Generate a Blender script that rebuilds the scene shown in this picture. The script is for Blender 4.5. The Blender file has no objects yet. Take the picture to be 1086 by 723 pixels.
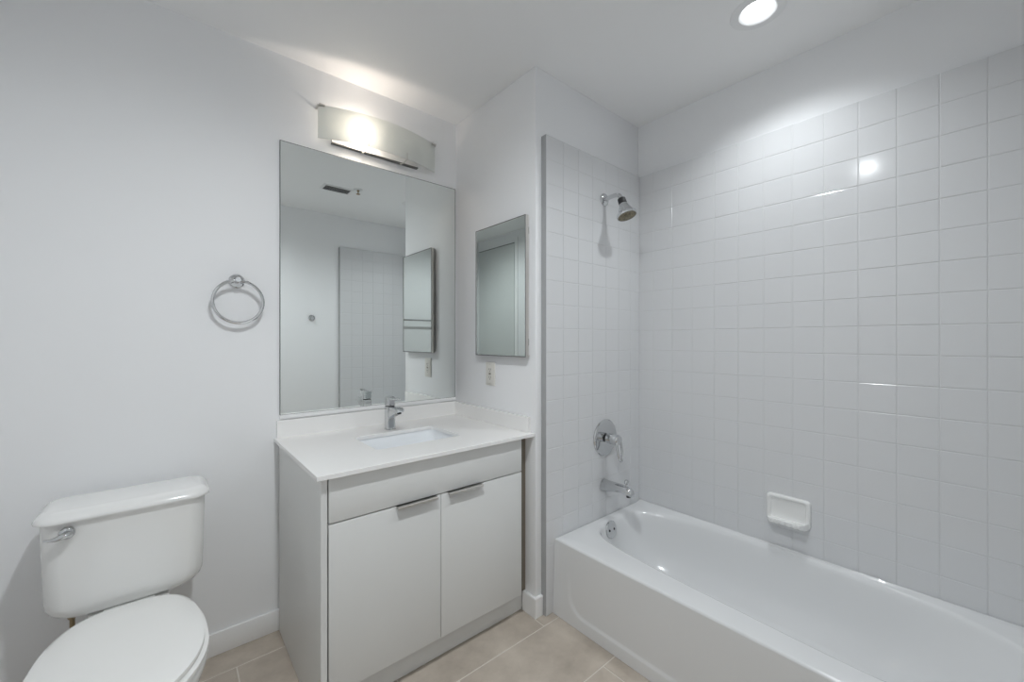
import bpy, bmesh, math, random
from mathutils import Vector, Matrix

S = bpy.context.scene
COL = S.collection
PI = math.pi

# ------------------------------------------------------------------ camera, world, exposure
F_PX, YAW = 431.6, math.radians(40.298)
cd = bpy.data.cameras.new('camera'); cam = bpy.data.objects.new('camera', cd); COL.objects.link(cam)
cd.sensor_width = 36.0; cd.lens = F_PX / 1086 * 36.0; cd.clip_start = 0.01
cam.location = (0, 0, 1.22); cam.rotation_euler = (PI / 2, 0, -YAW)
S.camera = cam
S.view_settings.view_transform = 'Standard'
S.view_settings.look = 'None'
S.view_settings.gamma = 1.0
S.view_settings.use_curve_mapping = False
S.view_settings.exposure = 0.24
try:
    S.cycles.use_denoising = True
    S.cycles.max_bounces = 16; S.cycles.diffuse_bounces = 10; S.cycles.glossy_bounces = 8
    S.cycles.transmission_bounces = 8
    S.cycles.sample_clamp_indirect = 4.0
    S.cycles.caustics_reflective = False
except Exception:
    pass
W = bpy.data.worlds.new('world'); S.world = W; W.use_nodes = True
W.node_tree.nodes['Background'].inputs[0].default_value = (0.02, 0.02, 0.02, 1)
TUB_WATTS, TUB_CONE = 38.0, 138        # can light over the tub: power and beam angle
ENTRY_WATTS, ENTRY_CONE = 94.0, 166    # can light beside the vanity
LENS_STRENGTH = 13.0                    # glow of the two lenses
BULB_STRENGTH = 135.0           # the lit bulb behind the frosted glass
DOWNLIGHT_COLOR = (0.93, 0.975, 1.0)
BULB_COLOR = (1.0, 0.87, 0.75)

# ------------------------------------------------------------------ room dimensions (metres)
D = 1.957        # back wall (mirror wall)
P = 1.244        # partition face beside the vanity
YW, YT = 1.306, 1.276     # shower wall: paint / tile face
XW, XT = 2.053, 2.018     # long wall: paint / tile face
YF, YFT = -0.222, -0.192  # wall behind the camera: paint / tile face
XL = -0.52
C = 2.438
TILE_TOP = 2.136

# ------------------------------------------------------------------ helpers
def nb(): return bmesh.new()

def box(bm, x0, x1, y0, y1, z0, z1, bev=0.0, seg=2, mat=0):
    v = [bm.verts.new((x, y, z)) for x in (x0, x1) for y in (y0, y1) for z in (z0, z1)]
    idx = [(0, 1, 3, 2), (4, 6, 7, 5), (0, 4, 5, 1), (2, 3, 7, 6), (0, 2, 6, 4), (1, 5, 7, 3)]
    fs = [bm.faces.new([v[i] for i in q]) for q in idx]
    for f in fs: f.material_index = mat
    if bev > 0:
        es = list({e for f in fs for e in f.edges})
        r = bmesh.ops.bevel(bm, geom=es, offset=bev, segments=seg, affect='EDGES', profile=0.5)
        for f in r['faces']: f.material_index = mat
    return bm

def loft(bm, rings, cap0=True, cap1=True, closed=True, mat=0):
    vr = [[bm.verts.new(p) for p in r] for r in rings]
    n = len(vr[0])
    for a, b in zip(vr[:-1], vr[1:]):
        for i in range(n if closed else n - 1):
            j = (i + 1) % n
            f = bm.faces.new((a[i], a[j], b[j], b[i])); f.material_index = mat
    if cap0: bm.faces.new(list(reversed(vr[0]))).material_index = mat
    if cap1: bm.faces.new(vr[-1]).material_index = mat
    return vr

def rrect(cx, cy, hx, hy, r, n=6):
    """rounded rectangle, counter-clockwise, list of (x, y)"""
    r = min(r, hx - 1e-5, hy - 1e-5)
    pts = []
    for k, (sx, sy) in enumerate(((1, 1), (-1, 1), (-1, -1), (1, -1))):
        for i in range(n + 1):
            a = k * PI / 2 + i * PI / 2 / n
            pts.append((cx + sx * (hx - r) + r * math.cos(a), cy + sy * (hy - r) + r * math.sin(a)))
    return pts

def frame_of(axis):
    z = Vector(axis).normalized()
    up = Vector((0, 0, 1)) if abs(z.z) < 0.95 else Vector((0, 1, 0))
    x = up.cross(z).normalized(); y = z.cross(x)
    return x, y, z

def lathe(bm, prof, origin, axis, n=40, mat=0, cap0=True, cap1=True):
    """prof: list of (radius, distance along axis)"""
    x, y, z = frame_of(axis); o = Vector(origin)
    rings = [[o + z * h + (x * math.cos(2 * PI * i / n) + y * math.sin(2 * PI * i / n)) * max(r, 1e-4)
              for i in range(n)] for r, h in prof]
    return loft(bm, rings, cap0, cap1, True, mat)

def tube(bm, pts, r, n=14, closed=False, flat=1.0, mat=0):
    """r: number or list; flat scales the second cross axis"""
    pts = [Vector(p) for p in pts]; m = len(pts)
    rs = r if isinstance(r, (list, tuple)) else [r] * m
    rings = []; prev = None
    for i, p in enumerate(pts):
        if closed: t = pts[(i + 1) % m] - pts[i - 1]
        else: t = pts[min(i + 1, m - 1)] - pts[max(i - 1, 0)]
        t.normalize()
        if prev is None: x, y, _ = frame_of(t)
        else:
            x = prev - t * prev.dot(t); x.normalize(); y = t.cross(x)
        prev = x
        rings.append([p + (x * math.cos(2 * PI * k / n) + y * math.sin(2 * PI * k / n) * flat) * rs[i] for k in range(n)])
    if closed:
        rings.append(rings[0])
        loft(bm, rings, False, False, True, mat); bmesh.ops.remove_doubles(bm, verts=bm.verts, dist=1e-6)
    else: loft(bm, rings, True, True, True, mat)

def prism(bm, poly, f0, f1, mat=0, bev=0.0):
    """poly of 2D points; f0, f1 map a 2D point to 3D for the two ends"""
    a = [bm.verts.new(f0(*p)) for p in poly]; b = [bm.verts.new(f1(*p)) for p in poly]
    fs = [bm.faces.new(list(reversed(a))), bm.faces.new(b)]
    n = len(poly)
    for i in range(n):
        j = (i + 1) % n; fs.append(bm.faces.new((a[i], a[j], b[j], b[i])))
    for f in fs: f.material_index = mat
    if bev > 0:
        es = [e for f in fs[:2] for e in f.edges]
        r = bmesh.ops.bevel(bm, geom=es, offset=bev, segments=2, affect='EDGES', profile=0.5)
        for f in r['faces']: f.material_index = mat

def sphere(bm, c, r, sx=1, sy=1, sz=1, n=20, mat=0):
    m = Matrix.Translation(c) @ Matrix.Diagonal((sx, sy, sz, 1))
    res = bmesh.ops.create_uvsphere(bm, u_segments=n, v_segments=n // 2 + 2, radius=r, matrix=m)
    for f in {f for v in res['verts'] for f in v.link_faces}: f.material_index = mat

def root_loc(o):
    while o.parent: o = o.parent
    return o.location.copy()

def obj(name, bm, mats, parent=None, loc=None, angle=24):
    if not isinstance(mats, (list, tuple)): mats = [mats]
    off = root_loc(parent) if parent else Vector(loc or (0, 0, 0))
    bmesh.ops.recalc_face_normals(bm, faces=bm.faces)
    for v in bm.verts: v.co -= off
    me = bpy.data.meshes.new(name); bm.to_mesh(me); bm.free()
    for m in mats: me.materials.append(m)
    me.polygons.foreach_set('use_smooth', [True] * len(me.polygons))
    me.set_sharp_from_angle(angle=math.radians(angle))
    o = bpy.data.objects.new(name, me); COL.objects.link(o)
    if parent: o.parent = parent
    else: o.location = off
    return o

def tag(o, label, cat, group=None):
    o['label'] = label; o['category'] = cat
    if group: o['group'] = group
    return o

def thing(name, label, cat, loc, group=None):
    o = bpy.data.objects.new(name, None); COL.objects.link(o)
    o.location = loc; o.empty_display_size = 0.05
    return tag(o, label, cat, group)

def struct(name, bm, mats, label=None, cat=None, parent=None, angle=24):
    o = obj(name, bm, mats, parent, angle=angle)
    if not parent:
        o['kind'] = 'structure'
        if label: o['label'] = label
        if cat: o['category'] = cat
    return o

# ------------------------------------------------------------------ materials
def mat(name, color, rough=0.5, metal=0.0, spec=0.5, coat=0.0, coat_rough=0.05):
    m = bpy.data.materials.new(name); m.use_nodes = True
    b = m.node_tree.nodes['Principled BSDF']
    b.inputs['Base Color'].default_value = (*color, 1); b.inputs['Roughness'].default_value = rough
    b.inputs['Metallic'].default_value = metal; b.inputs['Specular IOR Level'].default_value = spec
    b.inputs['Coat Weight'].default_value = coat; b.inputs['Coat Roughness'].default_value = coat_rough
    return m

def bump(m, scale, strength, dist=0.001, detail=3.0):
    nt = m.node_tree; b = nt.nodes['Principled BSDF']
    tc = nt.nodes.new('ShaderNodeTexCoord'); n = nt.nodes.new('ShaderNodeTexNoise')
    n.inputs['Scale'].default_value = scale; n.inputs['Detail'].default_value = detail
    bp = nt.nodes.new('ShaderNodeBump'); bp.inputs['Strength'].default_value = strength; bp.inputs['Distance'].default_value = dist
    nt.links.new(tc.outputs['Object'], n.inputs['Vector']); nt.links.new(n.outputs['Fac'], bp.inputs['Height'])
    nt.links.new(bp.outputs['Normal'], b.inputs['Normal'])
    return m

def mottle(m, c0, c1, scale, detail=6.0, lo=0.35, hi=0.65):
    nt = m.node_tree; b = nt.nodes['Principled BSDF']
    tc = nt.nodes.new('ShaderNodeTexCoord'); n = nt.nodes.new('ShaderNodeTexNoise')
    n.inputs['Scale'].default_value = scale; n.inputs['Detail'].default_value = detail; n.inputs['Roughness'].default_value = 0.62
    r = nt.nodes.new('ShaderNodeValToRGB')
    r.color_ramp.elements[0].position = lo; r.color_ramp.elements[0].color = (*c0, 1)
    r.color_ramp.elements[1].position = hi; r.color_ramp.elements[1].color = (*c1, 1)
    nt.links.new(tc.outputs['Object'], n.inputs['Vector']); nt.links.new(n.outputs['Fac'], r.inputs['Fac'])
    nt.links.new(r.outputs['Color'], b.inputs['Base Color'])
    return m

def emit(name, color, strength):
    m = bpy.data.materials.new(name); m.use_nodes = True; nt = m.node_tree
    nt.nodes.remove(nt.nodes['Principled BSDF'])
    e = nt.nodes.new('ShaderNodeEmission'); e.inputs[0].default_value = (*color, 1); e.inputs[1].default_value = strength
    nt.links.new(e.outputs[0], nt.nodes['Material Output'].inputs[0])
    return m

M = {}
M['paint'] = bump(mat('wall_paint', (0.845, 0.85, 0.86), 0.55, spec=0.3), 260, 0.10)
M['ceiling'] = bump(mat('ceiling_paint', (0.87, 0.87, 0.87), 0.7, spec=0.2), 200, 0.12)
M['trim'] = mat('trim_paint', (0.86, 0.86, 0.86), 0.32)
M['tile'] = mat('glazed_tile', (0.67, 0.675, 0.685), 0.12, spec=0.5)
M['grout'] = mat('white_grout', (0.62, 0.625, 0.63), 0.7)
M['acrylic'] = mat('tub_enamel', (0.72, 0.725, 0.73), 0.16, spec=0.5, coat=0.3)
M['porcelain'] = mat('porcelain', (0.82, 0.82, 0.81), 0.12, spec=0.5, coat=0.3)
M['seat'] = mat('seat_plastic', (0.84, 0.84, 0.825), 0.25)
M['chrome'] = mat('chrome', (0.66, 0.67, 0.68), 0.07, 1.0)
M['nickel'] = mat('brushed_nickel', (0.66, 0.64, 0.61), 0.28, 1.0)
M['quartz'] = mat('white_quartz', (0.86, 0.852, 0.84), 0.2)
M['laminate'] = mat('grey_laminate', (0.71, 0.715, 0.705), 0.42, spec=0.4)
M['laminate_edge'] = mat('pale_edge_band', (0.68, 0.68, 0.68), 0.4)
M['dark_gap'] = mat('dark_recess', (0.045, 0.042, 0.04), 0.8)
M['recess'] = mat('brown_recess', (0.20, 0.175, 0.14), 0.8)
M['mirror'] = mat('mirror_glass', (0.885, 0.92, 0.905), 0.0, 1.0)
M['cabinet_mirror'] = mat('cabinet_mirror_glass', (0.62, 0.645, 0.635), 0.0, 1.0)
M['dark_metal'] = mat('dark_cabinet_frame', (0.22, 0.215, 0.21), 0.35, 1.0)
M['edge_strip'] = mat('grey_tile_edge', (0.36, 0.365, 0.37), 0.5)
M['mirror_edge'] = mat('mirror_edge', (0.10, 0.105, 0.10), 0.3)
M['sink'] = mat('sink_ceramic', (0.84, 0.86, 0.88), 0.12, coat=0.3)
M['plate'] = mat('outlet_plastic', (0.74, 0.72, 0.67), 0.35)
M['black'] = mat('black_plastic', (0.02, 0.02, 0.02), 0.4)
M['nozzle'] = mottle(mat('nozzle_face', (0.2, 0.17, 0.1), 0.5), (0.10, 0.085, 0.05), (0.30, 0.26, 0.17), 160, 2)
M['brass'] = mat('old_brass', (0.36, 0.28, 0.17), 0.4, 1.0)
M['door'] = mat('door_paint', (0.66, 0.68, 0.67), 0.4)
M['white_metal'] = mat('white_enamel', (0.80, 0.80, 0.80), 0.4)
M['floor_tile'] = bump(mottle(mat('floor_porcelain', (0.4, 0.36, 0.31), 0.42, spec=0.4), (0.40, 0.345, 0.29), (0.60, 0.53, 0.455), 5.5, 9, 0.30, 0.70), 60, 0.12)
M['floor_grout'] = mat('floor_grout', (0.68, 0.64, 0.58), 0.8)
M['lens'] = emit('led_lens', DOWNLIGHT_COLOR, LENS_STRENGTH)
M['bulb'] = emit('lit_bulb', BULB_COLOR, BULB_STRENGTH)
M['clear_bulb'] = mat('dead_bulb', (0.7, 0.7, 0.68), 0.2)

def frosted():
    m = bpy.data.materials.new('frosted_glass'); m.use_nodes = True; nt = m.node_tree
    b = nt.nodes['Principled BSDF']
    b.inputs['Base Color'].default_value = (0.90, 0.92, 0.90, 1); b.inputs['Roughness'].default_value = 0.3
    t = nt.nodes.new('ShaderNodeBsdfTranslucent'); t.inputs[0].default_value = (0.78, 0.79, 0.77, 1)
    r = nt.nodes.new('ShaderNodeBsdfTransparent'); r.inputs[0].default_value = (0.9, 0.92, 0.9, 1)
    m1 = nt.nodes.new('ShaderNodeMixShader'); m1.inputs[0].default_value = 0.5
    m2 = nt.nodes.new('ShaderNodeMixShader'); m2.inputs[0].default_value = 0.04
    nt.links.new(b.outputs[0], m1.inputs[1]); nt.links.new(t.outputs[0], m1.inputs[2])
    nt.links.new(m1.outputs[0], m2.inputs[1]); nt.links.new(r.outputs[0], m2.inputs[2])
    nt.links.new(m2.outputs[0], nt.nodes['Material Output'].inputs[0])
    return m
M['frost'] = frosted()

# ------------------------------------------------------------------ room shell
T = 0.1
bm = nb(); box(bm, XL - T, P, D, D + T, 0, C)
struct('wall_back', bm, M['paint'], 'white painted wall behind the vanity and toilet', 'wall')
bm = nb(); box(bm, XL - T, XL, YF, D, 0, C)
struct('wall_left', bm, M['paint'], 'white painted wall left of the toilet', 'wall')
bm = nb(); box(bm, XL - T, XW + T, YF - T, YF, 0, C)
struct('wall_front', bm, M['paint'], 'white painted wall behind the camera', 'wall')
bm = nb(); box(bm, XW, XW + T, YF, D + T, 0, C)
struct('wall_right', bm, M['paint'], 'white painted wall above the long tiled tub side', 'wall')
bm = nb(); box(bm, P, XW, YW, D + T, 0, C, 0.003, 2)
struct('wall_partition', bm, M['paint'], 'white painted partition between vanity and shower', 'wall')

# floor: one slab of grout with the bevelled stone tiles laid into it
bm = nb(); box(bm, XL - T, XW + T, YF - T, D + T, -0.06, -0.0015, mat=1)
g = 0.0021
rows = [(-0.235, 0.06, 0.10), (0.06, 0.355, -0.10), (0.355, 0.65, 0.35), (0.65, 0.945, 0.05), (0.945, 1.24, 0.20), (1.24, 1.535, 0.032), (1.535, 1.83, 0.199), (1.83, 2.0, -0.02)]
for y0, y1, xo in rows:
    k = math.floor((XL - xo) / 0.6)
    while xo + k * 0.6 < XW:
        x0, x1 = max(xo + k * 0.6, XL), min(xo + (k + 1) * 0.6, XW)
        ya, yb = max(y0, YF), min(y1, D)
        if x1 - x0 > 0.02: box(bm, x0 + g, x1 - g, ya + g, yb - g, -0.01, 0.0, 0.0012, 1, 0)
        k += 1
struct('floor', bm, [M['floor_tile'], M['floor_grout']], 'beige stone look floor tile with pale grout', 'floor')

# ceiling with the round hole of the can light
LX, LY, LR = 1.668, 0.561, 0.058
LX2 = 0.31
def rect_ray(cx, cy, a, x0, x1, y0, y1):
    dx, dy = math.cos(a), math.sin(a); t = 1e9
    if dx > 1e-9: t = min(t, (x1 - cx) / dx)
    if dx < -1e-9: t = min(t, (x0 - cx) / dx)
    if dy > 1e-9: t = min(t, (y1 - cy) / dy)
    if dy < -1e-9: t = min(t, (y0 - cy) / dy)
    return cx + dx * t, cy + dy * t
def angles(cx, cy, x0, x1, y0, y1, n):
    A = [2 * PI * i / n for i in range(n)]
    A += [math.atan2(y - cy, x - cx) % (2 * PI) for x in (x0, x1) for y in (y0, y1)]
    return sorted(set(round(a, 6) for a in A))
bx = (XL - T, XW + T, YF - T, D + T)
bm = nb()
XS = 1.0
for cx, (x0, x1) in ((LX, (XS, XW + T)), (LX2, (XL - T, XS))):
    A = angles(cx, LY, x0, x1, bx[2], bx[3], 48)
    outer = [rect_ray(cx, LY, a, x0, x1, bx[2], bx[3]) for a in A]
    inner = [(cx + LR * math.cos(a), LY + LR * math.sin(a)) for a in A]
    loft(bm, [[(x, y, C + 0.12) for x, y in outer], [(x, y, C) for x, y in outer], [(x, y, C) for x, y in inner], [(x, y, C + 0.12) for x, y in inner], [(x, y, C + 0.12) for x, y in outer]], False, False)
# drop the two inner seam walls and weld the panels into one slab
dead = [f for f in bm.faces if all(abs(v.co.x - XS) < 1e-6 for v in f.verts)]
bmesh.ops.delete(bm, geom=dead, context='FACES')
bmesh.ops.remove_doubles(bm, verts=bm.verts, dist=1e-5)
struct('ceiling', bm, M['ceiling'], 'flat off-white painted ceiling', 'ceiling')

# glazed wall tile: backing slab plus bevelled 4 1/4 inch tiles
TS = 0.1075
def tile_panel(name, label, u0, u1, z0, z1, uj, place, depth, edge0=False, edge1=False):
    """uj: u of one vertical joint; place(u, z, d) maps to 3D, d = distance out of the wall"""
    bm = nb()
    def pbox(ua, ub, za, zb, d0, d1, bev, m):
        pts = [place(u, z, d) for u in (ua, ub) for z in (za, zb) for d in (d0, d1)]
        xs, ys, zs = zip(*pts)
        box(bm, min(xs), max(xs), min(ys), max(ys), min(zs), max(zs), bev, 2, m)
    pbox(u0, u1, z0, z1, 0.0005, depth - 0.0012, 0, 1)
    us = []; k = math.ceil((u0 - uj) / TS)
    while uj + k * TS < u1 - 1e-4:
        if uj + k * TS > u0 + 0.004: us.append(uj + k * TS)
        k += 1
    us = [u0] + us + [u1]
    zs = [z1]
    while zs[-1] - TS > z0 + 0.004: zs.append(zs[-1] - TS)
    zs.append(z0)
    h = 0.0007
    for ua, ub in zip(us[:-1], us[1:]):
        for zb, za in zip(zs[:-1], zs[1:]):
            if ub - ua < 0.006 or zb - za < 0.006: continue
            pbox(ua + (h if ua > u0 else -0.0005), ub - h, za + h, zb - (h if zb < z1 else -0.0005), depth - 0.010, depth, 0.0022, 0)
    o = struct(name, bm, [M['tile'], M['grout']], label, 'wall tile', angle=14)
    return o
ZT0 = 0.0
tile_panel('wall_shower', 'square white glazed tile under the shower head', 1.282, XT - 0.0005, ZT0, TILE_TOP, 1.2825 + TS, lambda u, z, d: (u, YW - d, z), YW - YT)
tile_panel('wall_tub', 'square white glazed tile along the tub', YFT, YT - 0.0005 + 0.03, ZT0, TILE_TOP, 1.1905, lambda u, z, d: (XW - d, u, z), XW - XT)
tile_panel('wall_end', 'square white glazed tile on the wall at the foot of the tub', 1.282, XT - 0.0005, ZT0, TILE_TOP, 1.2825 + TS, lambda u, z, d: (u, YF + d, z), YFT - YF)

# grey edge strips where the tile field stops
for i, (y0, y1) in enumerate(((YT + 0.0005, YW - 0.0003), (YF + 0.0003, YFT - 0.0005))):
    bm = nb(); box(bm, 1.2788, 1.2815, y0, y1, 0.0005, TILE_TOP - 0.001, 0.0005, 1)
    struct('trim_%d' % (i + 2), bm, M['edge_strip'], ('grey edge strip where the shower tile starts by the partition corner', 'grey edge strip of the tile at the far end of the tub, seen in the mirror')[i], 'edge strip')

# baseboards
def board(bm, x0, x1, y0, y1): box(bm, x0, x1, y0, y1, 0.0, 0.087, 0.003, 2)
bm = nb(); board(bm, XL + 0.001, 0.366, D - 0.012, D)
struct('baseboard_back', bm, M['trim'], 'white baseboard between toilet and vanity', 'baseboard')
bm = nb()
Lp = [(P - 0.012, 1.383), (P - 0.012, YW - 0.012), (1.2785, YW - 0.012), (1.2785, YW), (P, YW), (P, 1.383)]
Li = [(P - 0.009, 1.383), (P - 0.009, YW - 0.009), (1.2785, YW - 0.009), (1.2785, YW), (P, YW), (P, 1.383)]
loft(bm, [[(x, y, 0.0) for x, y in Lp], [(x, y, 0.084) for x, y in Lp], [(x, y, 0.087) for x, y in Li]])
struct('baseboard_partition', bm, M['trim'], 'white baseboard wrapping the partition corner by the tub', 'baseboard')
bm = nb(); board(bm, XL, XL + 0.012, 0.53, D - 0.013)
struct('baseboard_left', bm, M['trim'], 'white baseboard on the left wall', 'baseboard')
bm = nb(); board(bm, XL + 0.013, 1.281, YF, YF + 0.012)
struct('baseboard_front', bm, M['trim'], 'white baseboard behind the camera', 'baseboard')

# door in the left wall, seen only in the cabinet mirror
bm = nb(); box(bm, XL, XL + 0.006, -0.20, 0.468, 0.008, 2.31, 0.0015)
dr = struct('door_1', bm, M['door'], 'flat grey white door in the left wall', 'door')
bm = nb()
box(bm, XL, XL + 0.003, 0.468, 0.474, 0, 2.316); box(bm, XL, XL + 0.003, -0.206, 0.474, 2.31, 2.317)
struct('door_gap', bm, M['dark_gap'], parent=dr)
bm = nb(); lathe(bm, [(0.026, 0), (0.026, 0.008), (0.011, 0.010), (0.011, 0.045)], (XL + 0.006, -0.12, 0.98), (1, 0, 0))
tube(bm, [(XL + 0.049, -0.12, 0.98), (XL + 0.052, -0.06, 0.98), (XL + 0.049, 0.0, 0.978)], 0.009)
struct('door_handle', bm, M['nickel'], parent=dr)
bm = nb(); box(bm, XL, XL + 0.010, 0.476, 0.525, 0, 2.37, 0.002)
struct('trim_1', bm, M['trim'], 'narrow white casing beside the door', 'door casing')

# ------------------------------------------------------------------ bathtub
TX0, TX1, TY0, TY1 = 1.334, XT - 0.001, YFT + 0.001, YT - 0.001
RZ = 0.333
def tub_ring(inF, inB, inD, inH, z, n=120):
    """superellipse-like basin outline; insets from the lip at front, back, drain end, head end"""
    cx, cy = 1.712, 0.555
    pts = []
    for i in range(n):
        a = 2 * PI * i / n
        ca, sa = math.cos(a), math.sin(a)
        p = 3.9 if ca < 0 else 3.1
        ex = math.copysign(abs(ca) ** (2 / p), ca); ey = math.copysign(abs(sa) ** (2 / p), sa)
        hy = (0.690 - inD) if ey > 0 else (0.665 - inH)
        y = cy + ey * hy
        hx = (0.293 - inB) if ex > 0 else (0.262 - inF + 0.036 * max(0.0, min(1.0, (0.95 - y) / 0.75)))
        pts.append((cx + ex * hx, y, z))
    return pts
bm = nb()
lip = tub_ring(0, 0, 0, 0, RZ)
def outer_ring(ins, z, n=120):
    cx, cy = 1.69, 0.54; pts = []
    base = tub_ring(0, 0, 0, 0, 0)
    for (x, y, _) in base:
        a = math.atan2((y - cy) / 0.73, (x - cx) / 0.34)
        dx, dy = math.cos(a) * 0.34, math.sin(a) * 0.73
        px, py = rect_ray(cx, cy, math.atan2(dy, dx), TX0 + ins, TX1 - ins, TY0 + ins, TY1 - ins)
        pts.append((px, py, z + (0.008 if px > 1.99 - ins else 0.0)))
    # snap nearest points to the four corners
    for qx in (TX0 + ins, TX1 - ins):
        for qy in (TY0 + ins, TY1 - ins):
            k = min(range(n), key=lambda i: (pts[i][0] - qx) ** 2 + (pts[i][1] - qy) ** 2)
            pts[k] = (qx, qy, pts[k][2])
    return pts
prof = [(0.0, RZ), (0.006, RZ - 0.0012), (0.013, RZ - 0.005), (0.019, RZ - 0.012), (0.023, RZ - 0.022)]
rings = [outer_ring(0.0, 0.02), outer_ring(0.0, RZ - 0.010), outer_ring(0.0015, RZ - 0.005), outer_ring(0.005, RZ - 0.0015), outer_ring(0.010, RZ)]
mid = [tuple(a * 0.5 + b * 0.5 for a, b in zip(p, q)) for p, q in zip(rings[-1], lip)]
rings += [mid]
for ins, z in prof: rings.append(tub_ring(ins, ins * 0.8, ins, ins, z))
for t in (0.12, 0.25, 0.4, 0.55, 0.7, 0.82, 0.9, 0.96, 1.0):
    z = (RZ - 0.022) + (0.058 - (RZ - 0.022)) * t
    # side slope, sharper turn at the floor of the basin
    e = t ** 5
    rings.append(tub_ring(0.023 + 0.045 * t + 0.055 * e, 0.019 + 0.045 * t + 0.055 * e, 0.023 + 0.035 * t + 0.09 * e, 0.023 + 0.20 * t + 0.10 * e, z))
for k in (0.75, 0.5, 0.25):
    last = rings[len(rings) - 1]
    base = tub_ring(0.123, 0.119, 0.148, 0.323, 0.056)
    cx, cy = 1.712, 0.62
    rings.append([(cx + (x - cx) * k, cy + (y - cy) * k, 0.056 + 0.002 * k) for x, y, _ in base])
loft(bm, rings, True, True)
# apron face with its recessed panel
ny, nz = 150, 60
def apron_x(y, z):
    yc, hy, zc, hz, r = 0.545, 0.655, 0.26, 0.212, 0.075
    shear = 0.10 * max(0.0, 0.27 - z) if y > yc else 0.0
    qx, qz = abs(y + shear - yc) - (hy - r), abs(z - zc) - (hz - r)
    d = math.hypot(max(qx, 0), max(qz, 0)) + min(max(qx, qz), 0) - r
    s = max(0.0, min(1.0, (-d) / 0.009)); s = s * s * (3 - 2 * s)
    fade = max(0.0, min(1.0, (0.31 - z) / 0.24))
    flare = -0.012 * (1 - z / RZ)
    return TX0 - 0.0005 + flare + 0.0055 * s * fade
grid = []
for i in range(ny + 1):
    y = TY0 + (TY1 - TY0) * i / ny
    grid.append([bm.verts.new((apron_x(y, 0.001 + (RZ - 0.009) * j / nz), y, 0.001 + (RZ - 0.009) * j / nz)) for j in range(nz + 1)])
for i in range(ny):
    for j in range(nz):
        bm.faces.new((grid[i][j], grid[i + 1][j], grid[i + 1][j + 1], grid[i][j + 1]))
for col in (grid[0], grid[-1]):
    back = [bm.verts.new((TX0 + 0.03, v.co.y, v.co.z)) for v in col]
    for j in range(nz): bm.faces.new((col[j], col[j + 1], back[j + 1], back[j]))
tub = thing('bathtub', 'white alcove bathtub with an apron front along the tiled wall', 'bathtub', (1.68, 0.54, 0))
obj('basin', bm, M['acrylic'], tub, angle=50)
ax = Vector((0, -1, 0.16)).normalized()
bm = nb(); lathe(bm, [(0.042, 0), (0.042, 0.004), (0.038, 0.0075), (0.0, 0.009)], (1.674, 1.2195, 0.288), ax)
ov = obj('overflow_plate', bm, M['chrome'], tub)
for s in (-1, 1):
    bm = nb(); lathe(bm, [(0.0055, 0), (0.0055, 0.0015)], Vector((1.674 + s * 0.018, 1.2195, 0.288)) + ax * 0.0078, ax, 12)
    obj('screw', bm, M['black'], ov)
bm = nb(); lathe(bm, [(0.034, 0), (0.034, 0.003), (0.026, 0.004), (0.02, 0.001)], (1.712, 1.00, 0.0575), (0, 0, 1))
obj('drain', bm, M['chrome'], tub)
# ------------------------------------------------------------------ vanity cabinet
VX0, VX1 = 0.361, 1.187           # side panel face, right edge of doors
SEAM = 0.7835
VF = 1.335                        # door faces
van = thing('vanity_cabinet', 'grey two-door vanity cabinet under the white countertop', 'cabinet', (0.78, 1.65, 0))
bm = nb(); box(bm, VX0, VX0 + 0.0195, VF + 0.001, D - 0.0135, 0.001, 0.7955, 0.0008, 1)
obj('side_panel', bm, M['laminate'], van)
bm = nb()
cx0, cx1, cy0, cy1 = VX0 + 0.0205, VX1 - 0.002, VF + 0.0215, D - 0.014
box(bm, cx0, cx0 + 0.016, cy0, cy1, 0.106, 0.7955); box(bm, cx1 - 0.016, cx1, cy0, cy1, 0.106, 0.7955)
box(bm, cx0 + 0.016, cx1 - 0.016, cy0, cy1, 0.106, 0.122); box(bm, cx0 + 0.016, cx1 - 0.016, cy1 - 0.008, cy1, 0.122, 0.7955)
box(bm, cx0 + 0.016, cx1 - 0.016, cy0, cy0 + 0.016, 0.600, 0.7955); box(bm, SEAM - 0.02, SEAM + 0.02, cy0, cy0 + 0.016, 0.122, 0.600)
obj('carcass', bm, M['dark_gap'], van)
bm = nb(); box(bm, VX1 - 0.001, P - 0.001, 1.372, 1.390, 0.092, 0.7955)  # brown filler, its colour darkened for the shade in the recess
obj('filler', bm, M['recess'], van)['label'] = 'recessed brown filler strip, darkened for the shade it sits in'
bm = nb(); box(bm, VX0 + 0.0205, P - 0.013, 1.384, 1.400, 0.001, 0.105, 0.0008, 1)
obj('toe_kick', bm, M['laminate'], van)
bm = nb(); box(bm, VX0 + 0.0235, VX1, VF, VF + 0.019, 0.6495, 0.7935, 0.0012, 2)
obj('drawer_front', bm, M['laminate'], van)
for x0, x1, h0, h1 in ((VX0 + 0.0235, SEAM - 0.0014, 0.606, 0.762), (SEAM + 0.0014, VX1, 0.812, 0.968)):
    bm = nb(); box(bm, x0, x1, VF, VF + 0.019, 0.108, 0.6450, 0.0012, 2)
    dd = obj('door', bm, M['laminate'], van)
    bm = nb()
    # tab pull: folded sheet over the top edge of the door
    prof2 = [(VF + 0.014, 0.6453), (VF + 0.014, 0.6470), (VF - 0.0165, 0.6470), (VF - 0.0185, 0.6455), (VF - 0.0185, 0.6375), (VF - 0.0170, 0.6375), (VF - 0.0170, 0.6453)]
    prism(bm, prof2, lambda y, z: (h0, y, z), lambda y, z: (h1, y, z))
    obj('pull_handle', bm, M['nickel'], dd)

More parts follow.
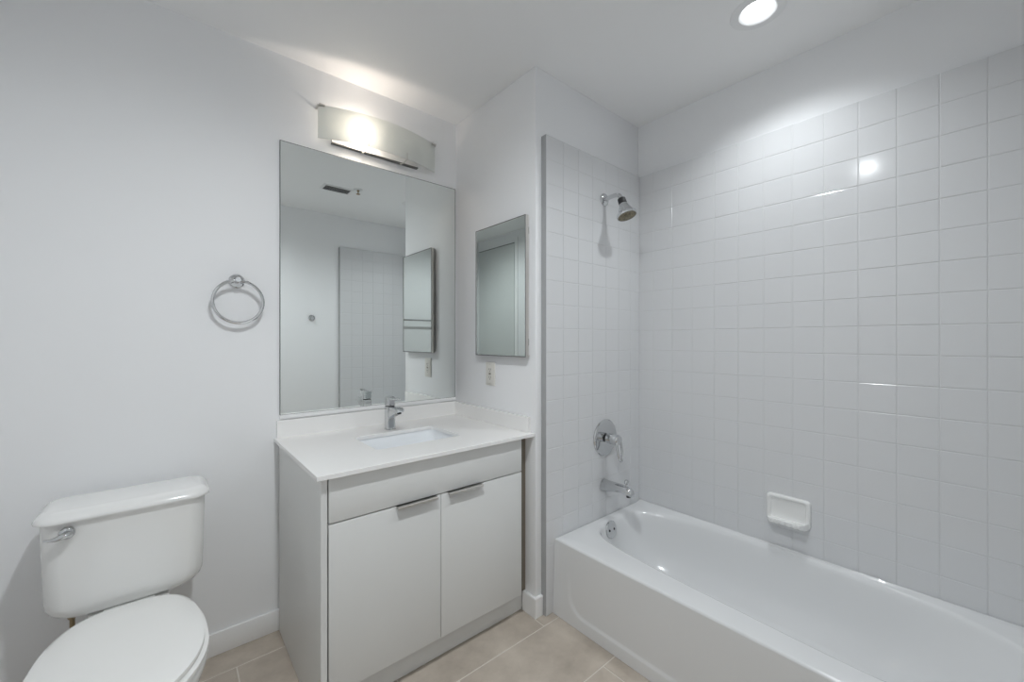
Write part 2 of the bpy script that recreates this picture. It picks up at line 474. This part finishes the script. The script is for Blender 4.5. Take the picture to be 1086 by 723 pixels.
# ------------------------------------------------------------------ countertop with undermount sink
CZ, CT = 0.811, 0.0148
ctx0, ctx1, cty0, cty1 = 0.344, P - 0.001, 1.3125, D - 0.001
SX, SY, SHX, SHY = 0.789, 1.620, 0.186, 0.130
top = thing('countertop', 'white quartz countertop over the grey vanity cabinet', 'countertop', (0.78, 1.63, CZ - CT))
hole = rrect(SX, SY, SHX, SHY, 0.022, 6)
def to_rect(pts, cx, cy, x0, x1, y0, y1, hx, hy):
    out = []
    for (x, y) in pts:
        a = math.atan2((y - cy) / hy, (x - cx) / hx)
        out.append(rect_ray(cx, cy, math.atan2(math.sin(a) * hy, math.cos(a) * hx), x0, x1, y0, y1))
    for qx in (x0, x1):
        for qy in (y0, y1):
            k = min(range(len(out)), key=lambda i: (out[i][0] - qx) ** 2 + (out[i][1] - qy) ** 2); out[k] = (qx, qy)
    return out
def crect(i): return to_rect(hole, SX, SY, ctx0 + i, ctx1 - i, cty0 + i, cty1 - i, SHX, SHY)
bm = nb()
R = lambda pts, z: [(x, y, z) for x, y in pts]
rings = [R(hole, CZ - CT), R(crect(0.0), CZ - CT), R(crect(0.0), CZ - 0.0012), R(crect(0.0012), CZ), R(rrect(SX, SY, SHX + 0.001, SHY + 0.001, 0.023, 6), CZ), R(hole, CZ - 0.001), R(hole, CZ - CT)]
loft(bm, rings, False, False); bmesh.ops.remove_doubles(bm, verts=bm.verts, dist=1e-6)
obj('slab', bm, M['quartz'], top)
bm = nb(); box(bm, 0.353, P - 0.001, D - 0.016, D - 0.001, CZ + 0.0002, 0.884)
obj('backsplash', bm, M['quartz'], top)
bm = nb(); box(bm, P - 0.016, P - 0.001, 1.335, D - 0.0165, CZ + 0.0002, 0.880)
obj('side_splash', bm, M['quartz'], top)
snk = thing('sink', 'rectangular white undermount sink set in the countertop', 'sink', (SX, SY, 0.66))
bm = nb()
prof3 = [(0.026, CZ - CT - 0.0005), (0.006, CZ - CT - 0.0005), (0.004, CZ - CT - 0.004), (-0.002, CZ - 0.06), (-0.010, CZ - 0.105), (-0.022, CZ - 0.123), (-0.045, CZ - 0.131), (-0.095, CZ - 0.136)]
rings = [R(rrect(SX, SY, SHX + o, SHY + o, max(0.012, 0.03 + o * 0.3 if o > 0 else 0.032 - o * 0.5), 6), z) for o, z in prof3]
outr = [R(rrect(SX, SY, SHX + o, SHY + o, 0.035, 6), z) for o, z in ((-0.02, 0.66), (0.006, 0.69), (0.014, CZ - CT - 0.012), (0.026, CZ - CT - 0.008))]
loft(bm, outr + rings, True, True)
obj('bowl', bm, M['sink'], snk, angle=50)
bm = nb(); lathe(bm, [(0.030, 0), (0.030, 0.002), (0.022, 0.0035), (0.018, 0.001)], (SX, SY, CZ - 0.1355), (0, 0, 1))
obj('drain', bm, M['chrome'], snk)

# ------------------------------------------------------------------ sink faucet
FX, FY = 0.790, 1.808
fau = thing('faucet', 'chrome single-lever faucet standing behind the sink', 'faucet', (FX, FY, CZ))
bm = nb()
def rr3(hx, hy, r, z, dy=0.0): return R(rrect(FX, FY + dy, hx, hy, r, 5), z)
loft(bm, [rr3(0.0225, 0.0235, 0.010, CZ + 0.0002), rr3(0.0225, 0.0235, 0.010, CZ + 0.003), rr3(0.0205, 0.0215, 0.010, CZ + 0.005), rr3(0.0205, 0.0215, 0.010, 0.880), rr3(0.0205, 0.0215, 0.010, 0.918)])
# wedge spout towards the basin
sp = [(FY - 0.012, 0.9175), (FY - 0.075, 0.9195), (FY - 0.108, 0.9215), (FY - 0.116, 0.9180), (FY - 0.1175, 0.9100), (FY - 0.112, 0.9030), (FY - 0.085, 0.8960), (FY - 0.055, 0.8860), (FY - 0.032, 0.8730), (FY - 0.012, 0.8640)]
prism(bm, sp, lambda y, z: (FX - 0.0165, y, z), lambda y, z: (FX + 0.0165, y, z), 0, 0.003)
obj('body', bm, M['chrome'], fau, angle=40)
bm = nb(); lathe(bm, [(0.009, 0), (0.009, 0.006), (0.007, 0.007)], (FX, FY - 0.100, 0.9010), (0, -0.1, -1), 18)
obj('aerator', bm, M['black'], fau)
bm = nb(); loft(bm, [rr3(0.0170, 0.018, 0.008, 0.9181), rr3(0.0170, 0.018, 0.008, 0.9225)])
obj('collar', bm, M['black'], fau)
bm = nb()
loft(bm, [rr3(0.0205, 0.0215, 0.010, 0.9227), rr3(0.0205, 0.0215, 0.010, 0.952), rr3(0.0195, 0.0205, 0.0095, 0.960), rr3(0.015, 0.016, 0.009, 0.9625)])
# open loop lever leaning out over the spout
lp = []
for i in range(28):
    a = 2 * PI * i / 28; ca, sa = math.cos(a), math.sin(a)
    yy = FY - 0.047 - 0.036 * math.copysign(abs(ca) ** 0.8, ca)
    lp.append((FX + 0.0145 * math.copysign(abs(sa) ** 0.8, sa), yy, 0.951 + (FY - yy) * 0.10))
tube(bm, lp, 0.0056, 10, True)
obj('lever', bm, M['chrome'], fau, angle=40)

# ------------------------------------------------------------------ wall mirror
bm = nb()
mx0, mx1, mz0, mz1 = 0.3645, 1.2365, 0.9055, 2.0725
mir = thing('wall_mirror', 'large frameless mirror over the vanity countertop', 'mirror', ((mx0 + mx1) / 2, D - 0.003, mz0))
box(bm, mx0, mx1, D - 0.006, D - 0.0002, mz0, mz1)
obj('edge', bm, M['mirror_edge'], mir)
bm = nb(); box(bm, mx0 + 0.0026, mx1 - 0.003, D - 0.0066, D - 0.006, mz0 + 0.0016, mz1 - 0.0026)
obj('glass', bm, M['mirror'], mir)
bm = nb(); box(bm, mx0, mx1, D - 0.0095, D - 0.0002, 0.8895, mz0 - 0.0002, 0.001, 1)
obj('bottom_channel', bm, M['trim'], mir)

# ------------------------------------------------------------------ medicine cabinet
my0, my1, mcz0, mcz1 = 1.337, 1.720, 1.148, 1.783
mc = thing('medicine_cabinet', 'mirrored medicine cabinet with thin metal frame above the outlet', 'cabinet', (P, 1.53, mcz0))
bm = nb(); box(bm, P - 0.0085, P - 0.0002, my0 + 0.004, my1 - 0.004, mcz0 + 0.006, mcz1 - 0.004, 0.001, 1)
obj('box', bm, M['white_metal'], mc)
bm = nb(); box(bm, P - 0.0125, P - 0.0085, my0 + 0.012, my1 - 0.012, mcz0 + 0.012, mcz1 - 0.012)
for z in (1.20, 1.70): box(bm, P - 0.0125, P - 0.0085, my0 + 0.003, my0 + 0.012, z, z + 0.03)
obj('hinge', bm, M['dark_gap'], mc)
bm = nb()
fx0, fx1, w = P - 0.030, P - 0.0125, 0.0042
for a in ((my0, my1, mcz0, mcz0 + w), (my0, my1, mcz1 - w, mcz1), (my0, my0 + w, mcz0 + w, mcz1 - w), (my1 - w, my1, mcz0 + w, mcz1 - w)):
    box(bm, fx0, fx1, a[0], a[1], a[2], a[3], 0.0006, 1)
box(bm, fx1 - 0.002, fx1, my0 + w, my1 - w, mcz0 + w, mcz1 - w)
mdoor = obj('door_frame', bm, M['nickel'], mc)
bm = nb(); q0, q1, w2 = fx0 - 0.0008, fx0 - 0.0001, 0.0036  # dark overlay paints the reflection on the metal frame front, no separate part
for a in ((my0, my1, mcz0, mcz0 + w2), (my0, my1, mcz1 - w2, mcz1), (my0, my0 + w2, mcz0 + w2, mcz1 - w2), (my1 - w2, my1, mcz0 + w2, mcz1 - w2)):
    box(bm, q0, q1, a[0], a[1], a[2], a[3])
obj('frame_reflection', bm, M['mirror_edge'], mdoor)['label'] = 'thin frame front coloured dark for its reflection'
bm = nb(); box(bm, fx0 + 0.0012, fx0 + 0.005, my0 + w, my1 - w, mcz0 + w, mcz1 - w)
obj('mirror_glass', bm, M['cabinet_mirror'], mdoor)

# ------------------------------------------------------------------ wall outlet
oy, oz = 1.6295, 1.0555
out = thing('wall_outlet', 'cream electrical outlet on the partition below the mirrored cabinet', 'outlet', (P, oy, oz - 0.0585))
bm = nb(); box(bm, P - 0.006, P - 0.0002, oy - 0.036, oy + 0.036, oz - 0.0585, oz + 0.0585, 0.002, 2)
pl = obj('cover_plate', bm, M['plate'], out)
bm = nb(); box(bm, P - 0.0078, P - 0.0058, oy - 0.0165, oy + 0.0165, oz - 0.0335, oz + 0.0335, 0.001, 1)
rc = obj('receptacle', bm, M['plate'], out)
for zc in (oz - 0.020, oz + 0.020):
    bm = nb(); box(bm, P - 0.0084, P - 0.0076, oy - 0.0075, oy - 0.0052, zc - 0.001, zc + 0.007)
    box(bm, P - 0.0084, P - 0.0076, oy + 0.0052, oy + 0.0075, zc - 0.001, zc + 0.007)
    lathe(bm, [(0.0026, 0), (0.0026, 0.0008)], (P - 0.0076, oy, zc - 0.007), (-1, 0, 0), 12)
    obj('socket_holes', bm, M['black'], rc)
for z0 in (oz - 0.0045, oz + 0.0008):
    bm = nb(); box(bm, P - 0.0088, P - 0.0077, oy - 0.008, oy + 0.008, z0, z0 + 0.0037)
    obj('button', bm, M['recess'], rc)
for s in (-1, 1):
    bm = nb(); lathe(bm, [(0.003, 0), (0.003, 0.001)], (P - 0.006, oy, oz + s * 0.048), (-1, 0, 0), 12)
    obj('screw', bm, M['nickel'], pl)

# ------------------------------------------------------------------ vanity light
vl = thing('vanity_light', 'wall light with a bowed frosted glass shade above the mirror', 'wall light', (0.80, D, 2.11))
bm = nb(); box(bm, 0.572, 1.000, D - 0.016, D - 0.0005, 2.1245, 2.235, 0.001, 1)
obj('back_plate', bm, M['white_metal'], vl)
bm = nb(); box(bm, 0.572, 1.000, D - 0.022, D - 0.0005, 2.1195, 2.1243, 0.0008, 1)
obj('bottom_lip', bm, M['dark_metal'], vl)
gx0, gx1, gz0, gz1 = 0.510, 1.092, 2.119, 2.264
def gd(x): return 0.032 + 0.066 * (1 - ((x - (gx0 + gx1) / 2) / ((gx1 - gx0) / 2)) ** 2)
bm = nb(); N = 48
rings = []
for i in range(N + 1):
    x = gx0 + (gx1 - gx0) * i / N; y = D - gd(x)
    rings.append([(x, y, gz0), (x, y, gz1), (x, y + 0.004, gz1), (x, y + 0.004, gz0)])
loft(bm, rings, True, True)
obj('glass_shade', bm, M['frost'], vl)
bm = nb(); sphere(bm, (0.700, D - 0.050, 2.174), 0.015, 1.5, 1, 1.0, 20)
bl = obj('bulb', bm, M['bulb'], vl)
bm = nb(); lathe(bm, [(0.008, 0), (0.008, 0.030)], (0.716, D - 0.053, 2.174), (1, 0, 0), 16); box(bm, 0.742, 0.758, D - 0.062, D - 0.02, 2.164, 2.184, 0.001, 1)
obj('socket', bm, M['white_metal'], vl)
bm = nb(); sphere(bm, (0.930, D - 0.050, 2.174), 0.015, 1.5, 1, 1.0, 20)
obj('bulb', bm, M['clear_bulb'], vl)['label'] = 'unlit bulb'
bm = nb(); lathe(bm, [(0.008, 0), (0.008, 0.030)], (0.884, D - 0.053, 2.174), (1, 0, 0), 16); box(bm, 0.868, 0.886, D - 0.062, D - 0.02, 2.164, 2.184, 0.001, 1)
obj('socket', bm, M['white_metal'], vl)
for x in (0.712, 0.905):
    bm = nb(); y = D - gd(x) - 0.002
    tube(bm, [(x, D - 0.019, 2.1175), (x, D - 0.040, 2.112), (x, y, 2.114), (x, y - 0.001, 2.119), (x, y - 0.001, 2.146)], 0.0016, 8)
    lathe(bm, [(0.005, 0), (0.005, 0.006)], (x, D - 0.018, 2.1190), (0, 0, -1), 12)
    obj('clip', bm, M['nickel'], vl)
for x, s in ((gx0, -1), (gx1, 1)):
    bm = nb(); y = D - gd(x)
    box(bm, x - 0.004, x + 0.004, y - 0.004, D - 0.0005, gz1 - 0.007, gz1 + 0.002, 0.001, 1)
    x1 = x - s * 0.024; box(bm, min(x, x1), max(x, x1), D - gd(x1) - 0.006, y - 0.003, gz1 - 0.006, gz1 + 0.002, 0.001, 1)
    obj('end_clip', bm, M['nickel'], vl)

# ------------------------------------------------------------------ towel ring
trx, trz = 0.213, 1.460
tr = thing('towel_ring', 'chrome towel ring on the wall left of the large mirror', 'towel ring', (trx, D, 1.29))
bm = nb(); lathe(bm, [(0.027, 0.0003), (0.027, 0.005), (0.024, 0.008), (0.011, 0.010), (0.010, 0.036), (0.012, 0.040), (0.012, 0.052), (0.009, 0.055)], (trx, D, trz), (0, -1, 0))
obj('rosette', bm, M['chrome'], tr)
bm = nb(); rr = 0.083
tube(bm, [(trx + 0.002 + rr * math.sin(2 * PI * i / 56), D - 0.046 + 0.006 * (1 - math.cos(2 * PI * i / 56)), trz - 0.003 - rr + rr * math.cos(2 * PI * i / 56)) for i in range(56)], 0.006, 12, True)
obj('ring', bm, M['chrome'], tr)

# ------------------------------------------------------------------ shower head, valve, tub spout
sx = 1.697
sh = thing('showerhead', 'chrome shower head on a bent arm high on the tiled wall', 'shower', (sx, YT, 1.80))
bm = nb(); lathe(bm, [(0.032, 0.0003), (0.031, 0.004), (0.025, 0.009), (0.015, 0.012)], (sx, YT, 1.938), (0, -1, 0))
obj('flange', bm, M['chrome'], sh)
bm = nb(); tube(bm, [(sx, YT - 0.008, 1.938), (sx, 1.23, 1.942), (sx, 1.205, 1.942), (sx, 1.188, 1.937), (sx, 1.177, 1.926), (sx, 1.171, 1.912)], 0.0105, 16)
obj('arm', bm, M['chrome'], sh)
hax = Vector((0.0, -0.33, -0.944)).normalized(); ho = Vector((sx, 1.174, 1.918))
bm = nb(); lathe(bm, [(0.015, 0), (0.019, 0.003), (0.020, 0.026), (0.017, 0.029)], ho, hax, 28)
obj('collar', bm, M['black'], sh)
bm = nb(); lathe(bm, [(0.016, 0.029), (0.020, 0.033), (0.023, 0.045), (0.030, 0.062), (0.041, 0.080), (0.048, 0.088), (0.0495, 0.094), (0.048, 0.099), (0.044, 0.100), (0.043, 0.096)], ho, hax, 44)
hd = obj('bell', bm, M['chrome'], sh)
bm = nb(); lathe(bm, [(0.0435, 0.0955), (0.0435, 0.0975), (0.020, 0.099), (0.018, 0.102), (0.004, 0.103)], ho, hax, 36)
obj('spray_face', bm, M['nozzle'], hd)

vx, vz = 1.702, 0.729
vv = thing('shower_valve', 'chrome round shower valve plate with a loop lever', 'shower valve', (vx, YT, vz - 0.09))
bm = nb(); lathe(bm, [(0.092, 0.0003), (0.092, 0.003), (0.088, 0.007), (0.070, 0.010), (0.0, 0.012)], (vx, YT, vz), (0, -1, 0), 56)
obj('escutcheon', bm, M['chrome'], vv)
bm = nb(); lathe(bm, [(0.021, 0.010), (0.021, 0.022), (0.018, 0.022)], (vx, YT, vz), (0, -1, 0), 32)
obj('collar', bm, M['black'], vv)
bm = nb(); lathe(bm, [(0.024, 0.020), (0.026, 0.030), (0.026, 0.078), (0.022, 0.088), (0.010, 0.092)], (vx, YT, vz), (0, -1, 0), 36)
lp = []
for i in range(36):
    a = 2 * PI * i / 36
    v = 0.060 * (1 - math.cos(a)) / 1.0      # distance down the lever
    wdt = 0.019 * math.sin(a) * (1.0 + 0.12 * math.cos(a))
    lp.append((vx + wdt, YT - 0.080 - 0.16 * v, vz + 0.010 - v * 0.92))
tube(bm, lp, 0.0062, 10, True)
obj('lever', bm, M['chrome'], vv, angle=40)

tx, tz = 1.692, 0.490
ts = thing('tub_spout', 'chrome tub spout with a diverter knob above the tub rim', 'spout', (tx, YT, 0.45))
bm = nb()
rings = []
for y, zc, hx, hz in ((0.0003, 0.490, 0.030, 0.031), (0.006, 0.490, 0.030, 0.031), (0.03, 0.492, 0.028, 0.028), (0.07, 0.497, 0.0255, 0.0235), (0.11, 0.500, 0.024, 0.0205), (0.145, 0.497, 0.0235, 0.021), (0.160, 0.493, 0.021, 0.021), (0.170, 0.488, 0.015, 0.017), (0.173, 0.485, 0.006, 0.008)):
    rings.append([(tx + hx * math.cos(2 * PI * k / 32), YT - y, zc + hz * math.sin(2 * PI * k / 32)) for k in range(32)])
loft(bm, rings)
obj('spout_body', bm, M['chrome'], ts, angle=50)
bm = nb(); lathe(bm, [(0.014, 0), (0.014, 0.008), (0.012, 0.009)], (tx, YT - 0.150, 0.4785), (0, -0.15, -1), 20)
obj('outlet_mouth', bm, M['black'], ts)
bm = nb(); lathe(bm, [(0.0045, 0), (0.0045, 0.010), (0.009, 0.014), (0.0115, 0.022), (0.009, 0.030), (0.003, 0.033)], (tx, YT - 0.135, 0.517), (0, 0, 1), 24)
obj('diverter_knob', bm, M['chrome'], ts)

# ------------------------------------------------------------------ soap dish on the long wall
sy0, sy1, sz0, sz1 = 0.480, 0.640, 0.440, 0.560
sc_, sm = (sy0 + sy1) / 2, (sz0 + sz1) / 2
bm = nb()
def sd(hy, hz, r, d, dz=0.0): return [(XT - d, y, z + dz) for y, z in rrect(sc_, sm, hy, hz, r, 6)]
rings = [sd(0.080, 0.060, 0.016, 0.0003), sd(0.080, 0.060, 0.016, 0.009), sd(0.077, 0.057, 0.015, 0.014), sd(0.072, 0.052, 0.014, 0.016), sd(0.066, 0.046, 0.012, 0.013), sd(0.062, 0.042, 0.012, 0.004), sd(0.055, 0.035, 0.012, 0.002)]
loft(bm, rings)
# protruding tray with a fluted front lip
n = 60; top_r = []; 
def tray(f, z):
    pts = []
    for i in range(n + 1):
        t = i / n; y = sc_ + 0.076 * (2 * t - 1)
        q = abs(2 * t - 1)
        out = 0.050 * (1 - max(0, (q - 0.72) / 0.28) ** 2.2) + 0.010
        out += 0.0022 * math.cos(2 * PI * t * 7) * (1 if q < 0.8 else 0)
        pts.append((XT - 0.001 - (out - 0.001) * f, y, z))
    return pts + [(XT - 0.001, sc_ + 0.076, z), (XT - 0.001, sc_ - 0.076, z)]
loft(bm, [tray(0.35, sz0 + 0.001), tray(0.75, sz0 + 0.004), tray(0.97, sz0 + 0.014), tray(1.0, sz0 + 0.024), tray(0.97, sz0 + 0.029), tray(0.86, sz0 + 0.029), tray(0.80, sz0 + 0.020), tray(0.3, sz0 + 0.017)])
tag(obj('soap_dish', bm, M['porcelain'], None, (XT, sc_, sz0), angle=45), 'white ceramic soap dish fixed to the tile above the tub', 'soap dish')

# ------------------------------------------------------------------ toilet
TCX = -0.088
toi = thing('toilet', 'white two-piece toilet with closed lid beside the vanity', 'toilet', (TCX, 1.55, 0))
def tank_ring(hw, yf, yb, r, z, bow=0.018, n=40):
    """plan outline with bowed front; yf is the middle of the front"""
    pts = []
    cy = (yf + yb) / 2; hy = (yb - yf) / 2
    for x, y in rrect(TCX, cy, hw, hy, r, 8):
        if y < cy:
            k = ((x - TCX) / hw) ** 2
            y += bow * k * (cy - y) / hy
        pts.append((x, y, z))
    return pts
bm = nb()
rings = []
for z, ins in ((0.406, 0.075), (0.408, 0.050), (0.413, 0.032), (0.422, 0.018), (0.434, 0.008), (0.450, 0.002), (0.468, 0.0)):
    rings.append(tank_ring(0.1825 - ins, 1.702 + ins * 0.55, 1.882 - ins * 0.2, 0.045, z))
rings.append(tank_ring(0.185, 1.695, 1.884, 0.042, 0.58)); rings.append(tank_ring(0.187, 1.689, 1.886, 0.040, 0.704))
# densify the long flat spans for smooth bow
loft(bm, rings)
tank = obj('tank', bm, M['porcelain'], toi, angle=50)
bm = nb()
rings = [tank_ring(0.190, 1.684, 1.889, 0.042, 0.7045), tank_ring(0.199, 1.677, 1.892, 0.045, 0.706), tank_ring(0.200, 1.676, 1.893, 0.046, 0.711), tank_ring(0.196, 1.680, 1.889, 0.044, 0.7185), tank_ring(0.187, 1.692, 1.876, 0.038, 0.729), tank_ring(0.181, 1.698, 1.870, 0.034, 0.733), tank_ring(0.173, 1.706, 1.862, 0.030, 0.7345)]
loft(bm, rings)
obj('tank_lid', bm, M['porcelain'], toi, angle=60)
# flush lever, front left
bm = nb(); fl = Vector((TCX - 0.128, 1.6975, 0.676))
lathe(bm, [(0.017, 0), (0.017, 0.004), (0.013, 0.008), (0.009, 0.010), (0.009, 0.016)], fl, (0, -1, 0), 28)
lv = [fl + Vector((0.012, -0.016, 0.001)), fl + Vector((0.004, -0.019, 0.001)), fl + Vector((-0.008, -0.020, -0.002)), fl + Vector((-0.020, -0.020, -0.006)), fl + Vector((-0.032, -0.019, -0.007)), fl + Vector((-0.043, -0.018, -0.004))]
tube(bm, lv, [0.006, 0.0115, 0.0125, 0.009, 0.0060, 0.0035], 16, flat=0.65)
obj('flush_lever', bm, M['chrome'], toi, angle=50)
# bowl outline in plan
def egg(w, yr, yf, ym, z, rear=0.62, n=72):
    pts = []
    for i in range(n):
        a = 2 * PI * i / n; ca, sa = math.cos(a), math.sin(a)
        if sa <= 0:
            x = w * ca; y = ym + (ym - yf) * sa
        else:
            x = w * math.copysign(abs(ca) ** rear, ca); y = ym + (yr - ym) * abs(sa) ** 0.85
        pts.append((TCX + x, y, z))
    return pts
bm = nb()
rings = [egg(0.105, 1.78, 1.33, 1.55, 0.0005, 0.5), egg(0.107, 1.78, 1.325, 1.55, 0.012, 0.5), egg(0.098, 1.77, 1.34, 1.55, 0.05, 0.5), egg(0.092, 1.76, 1.345, 1.55, 0.14, 0.5), egg(0.105, 1.76, 1.31, 1.52, 0.20, 0.5), egg(0.138, 1.755, 1.255, 1.45, 0.27, 0.55), egg(0.166, 1.75, 1.205, 1.42, 0.335, 0.6), egg(0.176, 1.75, 1.185, 1.41, 0.375, 0.6), egg(0.176, 1.75, 1.183, 1.41, 0.392, 0.6), egg(0.172, 1.745, 1.188, 1.41, 0.398, 0.6), egg(0.12, 1.70, 1.25, 1.43, 0.399, 0.6)]
loft(bm, rings)
obj('bowl', bm, M['porcelain'], toi, angle=60)
bm = nb(); box(bm, TCX - 0.095, TCX + 0.095, 1.66, 1.87, 0.375, 0.4005, 0.008, 3); box(bm, TCX - 0.06, TCX + 0.06, 1.70, 1.86, 0.4002, 0.4085, 0.002, 1)
obj('rear_deck', bm, M['porcelain'], toi)
bm = nb()
rings = [egg(0.168, 1.682, 1.180, 1.405, 0.4002, 0.66), egg(0.1765, 1.686, 1.172, 1.405, 0.404, 0.66), egg(0.1765, 1.686, 1.172, 1.405, 0.412, 0.66), egg(0.171, 1.684, 1.178, 1.405, 0.4150, 0.66)]
loft(bm, rings)
obj('seat', bm, M['seat'], toi, angle=50)
bm = nb()
rings = [egg(0.165, 1.680, 1.186, 1.405, 0.4165, 0.64), egg(0.1675, 1.686, 1.183, 1.405, 0.419, 0.64), egg(0.1675, 1.686, 1.183, 1.405, 0.425, 0.64), egg(0.167, 1.683, 1.184, 1.405, 0.4295, 0.64), egg(0.158, 1.672, 1.195, 1.405, 0.4325, 0.64), egg(0.10, 1.60, 1.28, 1.41, 0.4350, 0.75), egg(0.04, 1.48, 1.36, 1.42, 0.4358, 0.9)]
loft(bm, rings)
obj('seat_lid', bm, M['seat'], toi, angle=60)
for s in (-1, 1):
    bm = nb(); box(bm, TCX + s * 0.075 - 0.018, TCX + s * 0.075 + 0.018, 1.672, 1.698, 0.4008, 0.416, 0.003, 2)
    obj('hinge', bm, M['seat'], toi)
bm = nb(); tube(bm, [(TCX - 0.128, 1.78, 0.415), (TCX - 0.128, 1.78, 0.33), (TCX - 0.155, 1.86, 0.22), (TCX - 0.16, 1.93, 0.18)], 0.006, 10)
lathe(bm, [(0.011, 0), (0.011, 0.02), (0.008, 0.024)], (TCX - 0.128, 1.78, 0.414), (0, 0, -1), 8)
lathe(bm, [(0.024, 0), (0.022, 0.005), (0.012, 0.008), (0.012, 0.05)], (TCX - 0.16, D - 0.0005, 0.18), (0, -1, 0), 20)
obj('supply_line', bm, M['brass'], toi)

# ------------------------------------------------------------------ ceiling fittings
for cx, lab in ((LX, 'round lit ceiling downlight over the bathtub'), (LX2, 'round ceiling downlight above the floor beside the vanity, reflected in the tub tile')):
    rl = thing('recessed_light', lab, 'ceiling light', (cx, LY, C), 'round ceiling downlights')
    bm = nb(); lathe(bm, [(0.045, 0.020), (0.045, 0.0125), (LR - 0.001, -0.0005), (LR + 0.004, -0.0035), (0.088, -0.0025), (0.091, -0.0003), (LR + 0.001, -0.0002)], (cx, LY, C), (0, 0, 1), 64, cap0=False, cap1=False)
    obj('trim_ring', bm, M['white_metal'], rl)
    bm = nb(); lathe(bm, [(0.0445, 0.0135), (0.0445, 0.020)], (cx, LY, C), (0, 0, 1), 64)
    obj('lens', bm, M['lens'], rl)
    ld = bpy.data.lights.new('downlight_lamp', 'SPOT'); ld.color = DOWNLIGHT_COLOR
    ld.energy, ld.spot_size = (TUB_WATTS, math.radians(TUB_CONE)) if cx == LX else (ENTRY_WATTS, math.radians(ENTRY_CONE))
    ld.spot_blend = 1.0; ld.shadow_soft_size = 0.040
    lo = bpy.data.objects.new('downlight_lamp', ld); COL.objects.link(lo); lo.parent = rl; lo.location = (0, 0, 0.012)
    if cx == LX2: lo.rotation_euler = Vector((0.08, -0.16, 1.9)).to_track_quat('Z', 'Y').to_euler()   # beam tilt added to favour the toilet and mirror wall over the tub side

cv = thing('ceiling_vent', 'white louvred air vent in the ceiling, seen in the large mirror', 'vent', (1.04, 0.50, C))
bm = nb(); box(bm, 0.925, 1.155, 0.435, 0.565, C - 0.005, C - 0.0003, 0.002, 1)
fr = obj('face_plate', bm, M['white_metal'], cv)
bm = nb(); box(bm, 0.945, 1.135, 0.455, 0.545, C - 0.0062, C - 0.0048)
obj('opening', bm, M['dark_gap'], cv)
for k in range(5):
    yy = 0.462 + k * 0.019
    bm = nb(); prism(bm, [(yy - 0.004, C - 0.0063), (yy + 0.006, C - 0.012), (yy + 0.0065, C - 0.011), (yy - 0.003, C - 0.0062)], lambda y, z: (0.945, y, z), lambda y, z: (1.135, y, z))
    obj('louvre', bm, M['white_metal'], cv)

sprk = thing('fire_sprinkler', 'small ceiling fire sprinkler beside the air vent', 'sprinkler', (1.175, 0.60, C))
bm = nb(); lathe(bm, [(0.034, 0.0003), (0.033, 0.004), (0.020, 0.008), (0.014, 0.006)], (1.175, 0.60, C), (0, 0, -1), 32)
obj('escutcheon', bm, M['white_metal'], sprk)
bm = nb(); lathe(bm, [(0.009, 0.005), (0.009, 0.014), (0.004, 0.018), (0.004, 0.034), (0.016, 0.035), (0.016, 0.037)], (1.175, 0.60, C), (0, 0, -1), 20)
obj('head', bm, M['brass'], sprk)

# ------------------------------------------------------------------ wall behind the camera, seen in the mirrors
bm = nb(); lathe(bm, [(0.028, 0.0003), (0.028, 0.006), (0.024, 0.009), (0.011, 0.011), (0.010, 0.035), (0.013, 0.038), (0.011, 0.046)], (1.033, YF, 1.437), (0, 1, 0), 32)
tag(obj('robe_hook', bm, M['chrome'], None, (1.033, YF, 1.437)), 'small round chrome robe hook, seen in the large mirror', 'hook')
tb = thing('towel_bar', 'chrome towel bar seen in the reflection of the mirrored cabinet', 'towel bar', (0.28, YF, 1.447))
bm = nb(); tube(bm, [(-0.03, YF + 0.062, 1.447), (0.60, YF + 0.062, 1.447)], 0.009, 16)
obj('rail', bm, M['chrome'], tb)
for x in (-0.02, 0.59):
    bm = nb(); lathe(bm, [(0.027, 0.0003), (0.027, 0.007), (0.012, 0.010), (0.012, 0.074)], (x, YF, 1.447), (0, 1, 0), 28)
    obj('post', bm, M['chrome'], tb)
